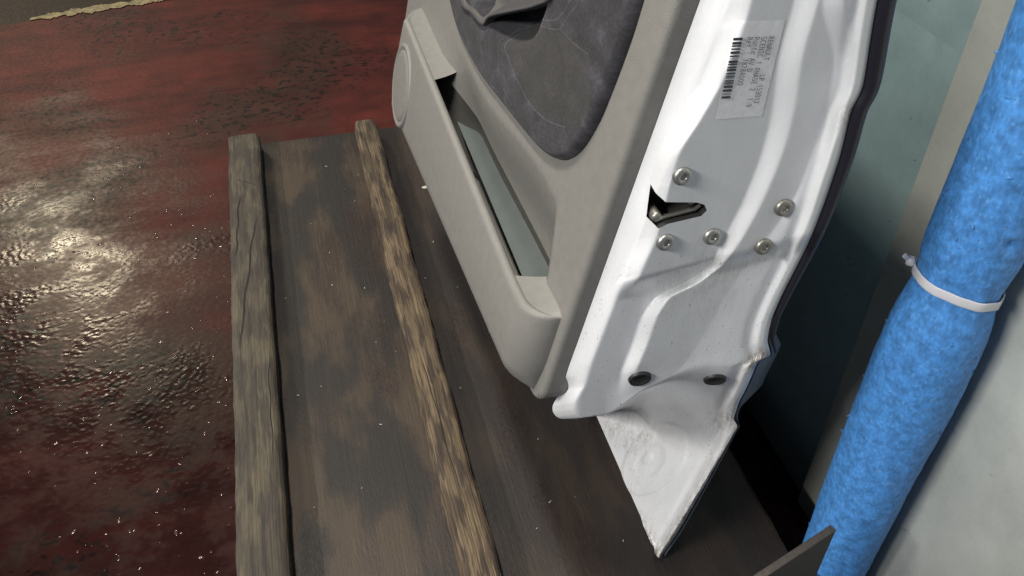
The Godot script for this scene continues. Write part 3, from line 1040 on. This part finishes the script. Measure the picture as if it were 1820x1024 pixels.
	var pad := sheet(nb, nr, func(i: int, j: int):
		var r := 1.0 - pow(1.0 - j / float(nr), 1.6)
		var q: Vector2 = cen.lerp(rimp[i], r)
		var d := (1.0 - r) * cen.distance_to(rimp[i])
		var h := 0.011 * sqrt(clampf(1.0 - pow(1.0 - clampf(d / 0.012, 0, 1), 2.0), 0.0, 1.0)) - 0.002
		# the insert is stretched flatter than the padded border round it
		var g := insd[clampi(int((0.84 - q.y) / 0.35 * tn), 0, tn - 1) * tn + clampi(int((q.x - 0.03) / 0.66 * tn), 0, tn - 1)] / 255.0
		h -= 0.0016 * g
		var cq := (q - cup_c) * Vector2(0.42, 0.75)
		h -= 0.040 * smoothstep(0.070, 0.055, cq.length())
		return Vector3(face_w(q.y) - h, q.y, -q.x), Vector3(-1, 0, 0), func(i: int, j: int):
		var r := 1.0 - pow(1.0 - j / float(nr), 1.6)
		var q: Vector2 = cen.lerp(rimp[i], r)
		return Vector2((q.x - 0.03) / 0.66, (0.84 - q.y) / 0.35))
	part("fabric_insert", pad, cm, trim).set_meta("label", "worn blue grey velour insert with light seams")
	# dark grip cup of the door pull
	var cup := []
	var raw := [Vector2(0.515, 0.560), Vector2(0.450, 0.567), Vector2(0.398, 0.574), Vector2(0.378, 0.592), Vector2(0.310, 0.625), Vector2(0.240, 0.659), Vector2(0.205, 0.685), Vector2(0.200, 0.740), Vector2(0.300, 0.765), Vector2(0.460, 0.760), Vector2(0.560, 0.700), Vector2(0.570, 0.610)]
	for k in 73:
		var t := fposmod(k / 72.0, 1.0) * raw.size()
		var q0: Vector2 = raw[int(t) % raw.size()]
		var q1: Vector2 = raw[(int(t) + 1) % raw.size()]
		cup.append(q0.cubic_interpolate(q1, raw[(int(t) + raw.size() - 1) % raw.size()], raw[(int(t) + 2) % raw.size()], t - int(t)))
	var cupm := sheet(72, 10, func(i: int, j: int):
		var prof := [Vector2(0.0, -0.020), Vector2(0.4, -0.020), Vector2(0.70, -0.016), Vector2(0.82, -0.008), Vector2(0.90, 0.004), Vector2(0.94, 0.010), Vector2(0.97, 0.0125), Vector2(0.99, 0.0130), Vector2(1.0, 0.0120), Vector2(1.01, 0.0095), Vector2(1.015, 0.002)]
		var pr: Vector2 = prof[j]
		var q := cup_c.lerp(cup[i], pr.x)
		return Vector3(face_w(q.y) - pr.y, q.y, -q.x), Vector3(-1, 0, 0))
	part("grip_cup", cupm, M.cup, trim)

func build_hardware(door: Node3D) -> void:
	var head := lathe([Vector2(0.0026, 0.0012), Vector2(0.0029, 0.0027), Vector2(0.0050, 0.0031), Vector2(0.0066, 0.0026), Vector2(0.0076, 0.0015), Vector2(0.0080, 0.0002), Vector2(0.0080, -0.002)], 28)
	var star := []
	for k in 24:
		star.append(0.0026 + 0.0005 * cos(TAU * k / 4.0))
	var sock := sheet(24, 1, func(i: int, j: int):
		var a := TAU * i / 24.0
		var r: float = star[i % 24] * (1.0 - j)
		return Vector3(cos(a) * r, 0.0016, sin(a) * r), UP)
	var pts := [Vector2(-0.0510, 0.6053), Vector2(-0.0576, 0.5372), Vector2(-0.0128, 0.5348), Vector2(0.0524, 0.5552), Vector2(0.0418, 0.5132)]
	for k in pts.size():
		var n := Vector3(0.06, 0.10, 1).normalized()
		var b := part("bolt", head, M.zinc if k < 3 else M.zinc_dull, door, stand(on_panel(pts[k]) + n * 0.0015, n))
		part("socket", sock, M.zinc_dull, b)
	var disc := lathe([Vector2(0, -0.0006), Vector2(0.006, -0.0005), Vector2(0.0078, 0.0012), Vector2(0.0095, 0.0022), Vector2(0.0110, 0.0016), Vector2(0.0116, -0.001)], 28)
	for q in [Vector2(-0.0636, 0.3608), Vector2(0.0236, 0.3356)]:
		var n := panel_normal(q)
		part("rubber_plug", disc, M.plug, door, stand(on_panel(q) + n * 0.0008, n))

func build_label(door: Node3D) -> void:
	var c := [Vector2(-0.0274, 0.7351), Vector2(0.0144, 0.7318), Vector2(0.0122, 0.6514), Vector2(-0.0292, 0.6543)]
	# a sticker of paper following the plateau
	var lift := -draft(Vector2(0, 0.69)) * 0.0008
	var at := func(x: float, y: float) -> Vector3:      # x along the short side, y along the long side, 0..1
		var q: Vector2 = c[0].lerp(c[1], x).lerp(c[3].lerp(c[2], x), y)
		return on_panel(q)
	var e := noise(120, 30.0, 3)
	var o := Vector3(at.call(0.5, 0.5)) + lift
	var ex: Vector3 = (Vector3(at.call(1, 0.5)) - Vector3(at.call(0, 0.5)))
	var ey: Vector3 = (Vector3(at.call(0.5, 0)) - Vector3(at.call(0.5, 1)))
	var n := 24
	var paper := sheet(n, n, func(i: int, j: int):
		var x := i / float(n)
		var y := j / float(n)
		var p: Vector3 = at.call(x, y)
		if i == 0 or i == n:
			p += Vector3(0.0006 * e.get_noise_1d(j), 0, 0)
		return p + lift * (0.6 + 0.3 * e.get_noise_2d(x * 3.0, y * 3.0)), Vector3(0, 0, 1))
	var lab := part("paper_label", paper, M.paper, door)
	lab.set_meta("label", "printed white paper sticker with barcode")
	# print: lines run down the sticker, tops of the letters towards the wall
	var font := SystemFont.new()
	font.font_names = PackedStringArray(["Droid Sans Mono"])
	var bx := -ey.normalized()
	var by := ex.normalized()
	var bn := bx.cross(by).normalized()
	by = bn.cross(bx)
	var lines := [["RENAULT    LP 153012", 0.80, 0.155, 0.80], ["SCENIC 1 PHASE 2  1.9", 0.655, 0.155, 0.84], ["Porte AV D", 0.51, 0.155, 0.40], ["Ref : 78784000", 0.375, 0.155, 0.56]]
	var len_y := ey.length()
	for l in lines:
		var tm := TextMesh.new()
		tm.text = l[0]
		tm.font = font
		tm.font_size = 48
		tm.pixel_size = 0.001
		tm.depth = 0.0
		tm.horizontal_alignment = HORIZONTAL_ALIGNMENT_LEFT
		var size := tm.get_aabb().size
		var sx: float = l[3] * len_y * 0.86 / maxf(size.x, 1e-4)
		var sy := 0.0052 / 0.048 * 1.0
		var org: Vector3 = Vector3(at.call(l[1], l[2])) + lift * 1.9 + bn * 0.0003
		part("printed_line", tm, M.ink, lab, Transform3D(Basis(bx * sx, by * sy * 1.15, bn), org))
	# barcode
	var st := SurfaceTool.new()
	st.begin(Mesh.PRIMITIVE_TRIANGLES)
	var r2 := RandomNumberGenerator.new()
	r2.seed = 5
	var y := 0.16
	var pos := 0
	while y < 0.755:
		var wd := (0.006 + 0.010 * (r2.randi() % 3))
		var p00: Vector3 = Vector3(at.call(0.05, y)) + lift * 2.6
		var p10: Vector3 = Vector3(at.call(0.235, y)) + lift * 2.6
		var p01: Vector3 = Vector3(at.call(0.05, y + wd)) + lift * 2.6
		var p11: Vector3 = Vector3(at.call(0.235, y + wd)) + lift * 2.6
		for q in [p00, p10, p11, p00, p11, p01]:
			st.set_normal(bn)
			st.add_vertex(q)
		y += wd + 0.006 + 0.008 * (r2.randi() % 2)
	part("barcode", st.commit(), M.ink, lab)

# ------------------------------------------------------------------ pole, plate, debris
func build_pole() -> void:
	var at := Vector3(0.243, -DECK, 0.042)
	var pole := thing("padded_post", "upright post wrapped in rough blue foam standing by the wall", "post", at)
	var tn := 512
	var th := 1024
	var a1 := layer(tn, th, 131, 0.03, 5)
	var a2 := layer(tn, th, 132, 0.12, 3, 1.0, 2.0)
	var a3 := layer(tn, th, 133, 0.06, 3, 1.5, 1.0)
	var col := PackedByteArray()
	var high := PackedByteArray()
	col.resize(tn * th * 3)
	high.resize(tn * th)
	for y in th:
		for x in tn:
			var i := y * tn + x
			var p := a1[i] / 255.0
			var q := a2[i] / 255.0
			var r := a3[i] / 255.0
			var c := Vector3(76, 142, 213) * (1.0 + 0.35 * (p - 0.5) + 0.20 * (q - 0.5))
			c = c.lerp(Vector3(140, 188, 235), smoothstep(0.62, 0.78, q * 0.6 + r * 0.4) * 0.4)
			c = c.lerp(Vector3(48, 80, 125), smoothstep(0.70, 0.80, p * 0.5 + r * 0.5) * 0.5)
			put(col, i, c.x, c.y, c.z)
			high[i] = clampi(int(255.0 * (0.5 + 0.4 * (q - 0.5) + 0.45 * (r - 0.5))), 0, 255)
	var fm := mat(Color.WHITE, 0.55)
	fm.albedo_texture = image_rgb(tn, th, col)
	fm.normal_enabled = true
	fm.normal_texture = normal_of(tn, th, high, 1.1)
	fm.normal_scale = 0.38
	var tie_v := 0.4560
	var e := noise(141, 3.0, 4)
	var e2 := noise(142, 40.0, 3)
	var nh := 340
	var rad := func(v: float, ca: float, sa: float) -> float:
		var r := 0.0450 + 0.0036 * e.get_noise_3d(v * 1.1, ca * 0.25, sa * 0.25) + 0.0004 * e2.get_noise_3d(v * 1.6, ca * 0.07 * 1.5, sa * 0.07 * 1.5)
		r -= 0.0048 * exp(-pow((v - tie_v - 0.010 * -sa * 0.0) / 0.030, 2.0))
		r += 0.0022 * smoothstep(0.10, 0.30, v) * smoothstep(0.45, 0.35, v)
		r -= 0.007 * exp(-pow((v - 0.535) / 0.006, 2.0) - pow((atan2(sa, ca) - 1.75) / 0.13, 2.0))
		r -= 0.003 * smoothstep(0.12, -0.14, v)
		return r
	part("foam_sleeve", sheet(56, nh, func(i: int, j: int):
		var v := lerpf(0.95, -DECK + 0.002, j / float(nh))
		var a := TAU * i / 56.0
		var r: float = rad.call(v, cos(a), sin(a))
		var lean := 0.0
		return Vector3(cos(a) * r + lean, v + DECK, sin(a) * r), Vector3.ZERO, func(i: int, j: int): return Vector2(i / 56.0, j / float(nh) * 2.0)), fm, pole)
	part("steel_core", lathe([Vector2(0.0, 1.12), Vector2(0.024, 1.12), Vector2(0.025, 1.115), Vector2(0.025, 0.0005)], 20), M.dark_metal, pole)
	# torn flakes of foam standing off the sleeve
	var st := SurfaceTool.new()
	st.begin(Mesh.PRIMITIVE_TRIANGLES)
	var r3 := RandomNumberGenerator.new()
	r3.seed = 77
	for k in 150:
		var v := r3.randf_range(-0.1, 0.78)
		var a := r3.randf_range(0.0, TAU)
		var r: float = rad.call(v, cos(a), sin(a))
		var out := Vector3(cos(a), 0, sin(a))
		var side := Vector3(-sin(a), 0, cos(a))
		var c := out * (r - 0.001) + Vector3(0, v + DECK, 0)
		var s := r3.randf_range(0.0012, 0.0032)
		var dir := (side * r3.randf_range(-1, 1) + UP * r3.randf_range(-1, 1)).normalized()
		var tip := c + out * s * r3.randf_range(0.6, 1.7) + dir * s * 1.3
		var b1 := c + dir.cross(out) * s
		var b2 := c - dir.cross(out) * s
		var b3 := c - dir * s * 1.4
		for q in [b1, tip, b2, b2, tip, b3, b3, tip, b1]:
			st.set_uv(Vector2(0.3 + 0.001 * k, 0.2))
			st.add_vertex(q)
	st.generate_normals()
	var fl := part("foam_flakes", st.commit(), fm, pole)
	fl.set_meta("kind", "stuff")
	# cable tie
	var tie := thing("cable_tie", "white plastic cable tie pulled tight round the blue padded post", "cable tie", at + Vector3(0, DECK + tie_v, 0))
	var band := sheet(64, 6, func(i: int, j: int):
		var a := TAU * i / 64.0
		var prof := [Vector2(-0.0002, -0.0050), Vector2(0.0008, -0.0052), Vector2(0.0014, -0.0042), Vector2(0.0015, 0.0), Vector2(0.0014, 0.0042), Vector2(0.0008, 0.0052), Vector2(-0.0002, 0.0050)]
		var pr: Vector2 = prof[j]
		var tilt := -0.010 * cos(a) + 0.004 * sin(a)
		var r: float = rad.call(tie_v + tilt, cos(a), sin(a)) + 0.0016 + pr.x
		return Vector3(cos(a) * r, pr.y + tilt, sin(a) * r), Vector3.ZERO)
	part("strap", band, M.tie, tie)
	var ha := deg_to_rad(222.0)
	var hp := Vector3(cos(ha) * 0.0470, 0.0100, sin(ha) * 0.0470)
	part("tie_head", bevel_box(Vector3(0.0085, 0.0085, 0.0100), 0.0018), M.tie, tie, Transform3D(Basis(UP, -ha), hp))
	part("tie_tail", bevel_box(Vector3(0.013, 0.0052, 0.0014), 0.0005), M.tie, tie, Transform3D(Basis(Vector3(0, 0, 1), -0.75), hp + Vector3(-0.0065, 0.0055, 0.0)))

func build_plate() -> void:
	var a := Vector3(0.1468, 0.17, 0.1079)
	var b := Vector3(0.038, 0.17, 0.1419)
	var d := (b - a).normalized()
	var pm := mat(Color.WHITE, 0.6)
	pm.albedo_texture = noise_tex(151, 0.03, lin(0.014, 0.013, 0.014), lin(0.04, 0.036, 0.036))
	tri(pm, 6.0)
	var len_ := 0.36
	var c := a + d * len_ / 2 + Vector3(0, -0.155, 0)
	var o := thing("dark_board", "thin dark board standing on edge in front of the blue padded post", "board", Vector3(c.x, -DECK, c.z))
	var edge := mat(Color.WHITE, 0.65)
	edge.albedo_texture = noise_tex(152, 0.04, lin(0.06, 0.05, 0.042), lin(0.13, 0.11, 0.092))
	tri(edge, 8.0)
	var bs := Basis(d, UP, d.cross(UP))
	part("board_body", bevel_box(Vector3(len_, 0.3065, 0.008), 0.001), pm, o, Transform3D(bs, Vector3(0, 0.15325, 0)))
	part("worn_edge", bevel_box(Vector3(len_ + 0.0006, 0.003, 0.0086), 0.0008), edge, o, Transform3D(bs, Vector3(0, 0.3083, 0)))

func build_debris() -> void:
	# lint and splinters on the deck
	var chip := mat(lin(0.42, 0.40, 0.34), 0.7)
	var mm := MultiMesh.new()
	mm.transform_format = MultiMesh.TRANSFORM_3D
	mm.mesh = bevel_box(Vector3(0.0045, 0.0008, 0.0012), 0.0002)
	mm.instance_count = 40
	for k in 40:
		var w := rng.randf_range(-0.45, -0.27) if k % 2 else rng.randf_range(-0.20, -0.02)
		var b := Basis(UP, rng.randf_range(0, TAU)).scaled(Vector3.ONE * rng.randf_range(0.35, 1.1))
		mm.set_instance_transform(k, Transform3D(b, Vector3(w, 0.0008, -rng.randf_range(0.0, 1.1))))
	var mi := MultiMeshInstance3D.new()
	mi.name = "splinters"
	mi.multimesh = mm
	mi.material_override = chip
	mi.transform = F
	mi.set_meta("kind", "stuff")
	mi.set_meta("label", "pale splinters and lint scattered on the plywood")
	mi.set_meta("category", "debris")
	add_child(mi)
	var flake := thing("paint_flake", "small pale paint flake lying on plywood beside the rough batten", "flake", Vector3(-0.1415, 0.0005, -0.925))
	part("flake_body", sheet(12, 2, func(i: int, j: int):
		var a := TAU * i / 12.0
		return Vector3(cos(a) * 0.0085 * j / 2.0, 0.0012 * (1.0 - j / 2.0) + 0.0003, sin(a) * 0.005 * j / 2.0), UP), chip, flake)
	# beads of water on the wet floor
	var drop := mat(lin(0.05, 0.024, 0.02), 0.08)
	drop.metallic_specular = 0.8
	var dm := MultiMesh.new()
	dm.transform_format = MultiMesh.TRANSFORM_3D
	dm.mesh = lathe([Vector2(0.0, 1.0), Vector2(0.45, 0.88), Vector2(0.8, 0.55), Vector2(1.0, 0.0)], 8)
	var tr := []
	var zn := noise(161, 2.2, 3)
	while tr.size() < 800:
		var w := rng.randf_range(-1.45, -0.56)
		var u := rng.randf_range(0.05, 1.75)
		if zn.get_noise_2d(w, u) < rng.randf_range(-0.55, 0.35) or rng.randf() < smoothstep(0.25, 0.75, Vector2(w + 0.85, (u - 0.80) * 0.8).length()):
			continue
		var s := 0.0009 + 0.0024 * pow(rng.randf(), 3.0)
		tr.append(Transform3D(Basis(UP, rng.randf_range(0, TAU)) * Basis.from_scale(Vector3(s * rng.randf_range(1, 1.9), s * rng.randf_range(0.35, 0.7), s)), Vector3(w, -DECK + 0.0001, -u)))
	dm.instance_count = tr.size()
	for k in tr.size():
		dm.set_instance_transform(k, tr[k])
	var di := MultiMeshInstance3D.new()
	di.name = "water_drops"
	di.multimesh = dm
	di.material_override = drop
	di.transform = F
	di.set_meta("kind", "stuff")
	di.set_meta("label", "beads of water scattered over the wet red floor")
	di.set_meta("category", "water")
	add_child(di)
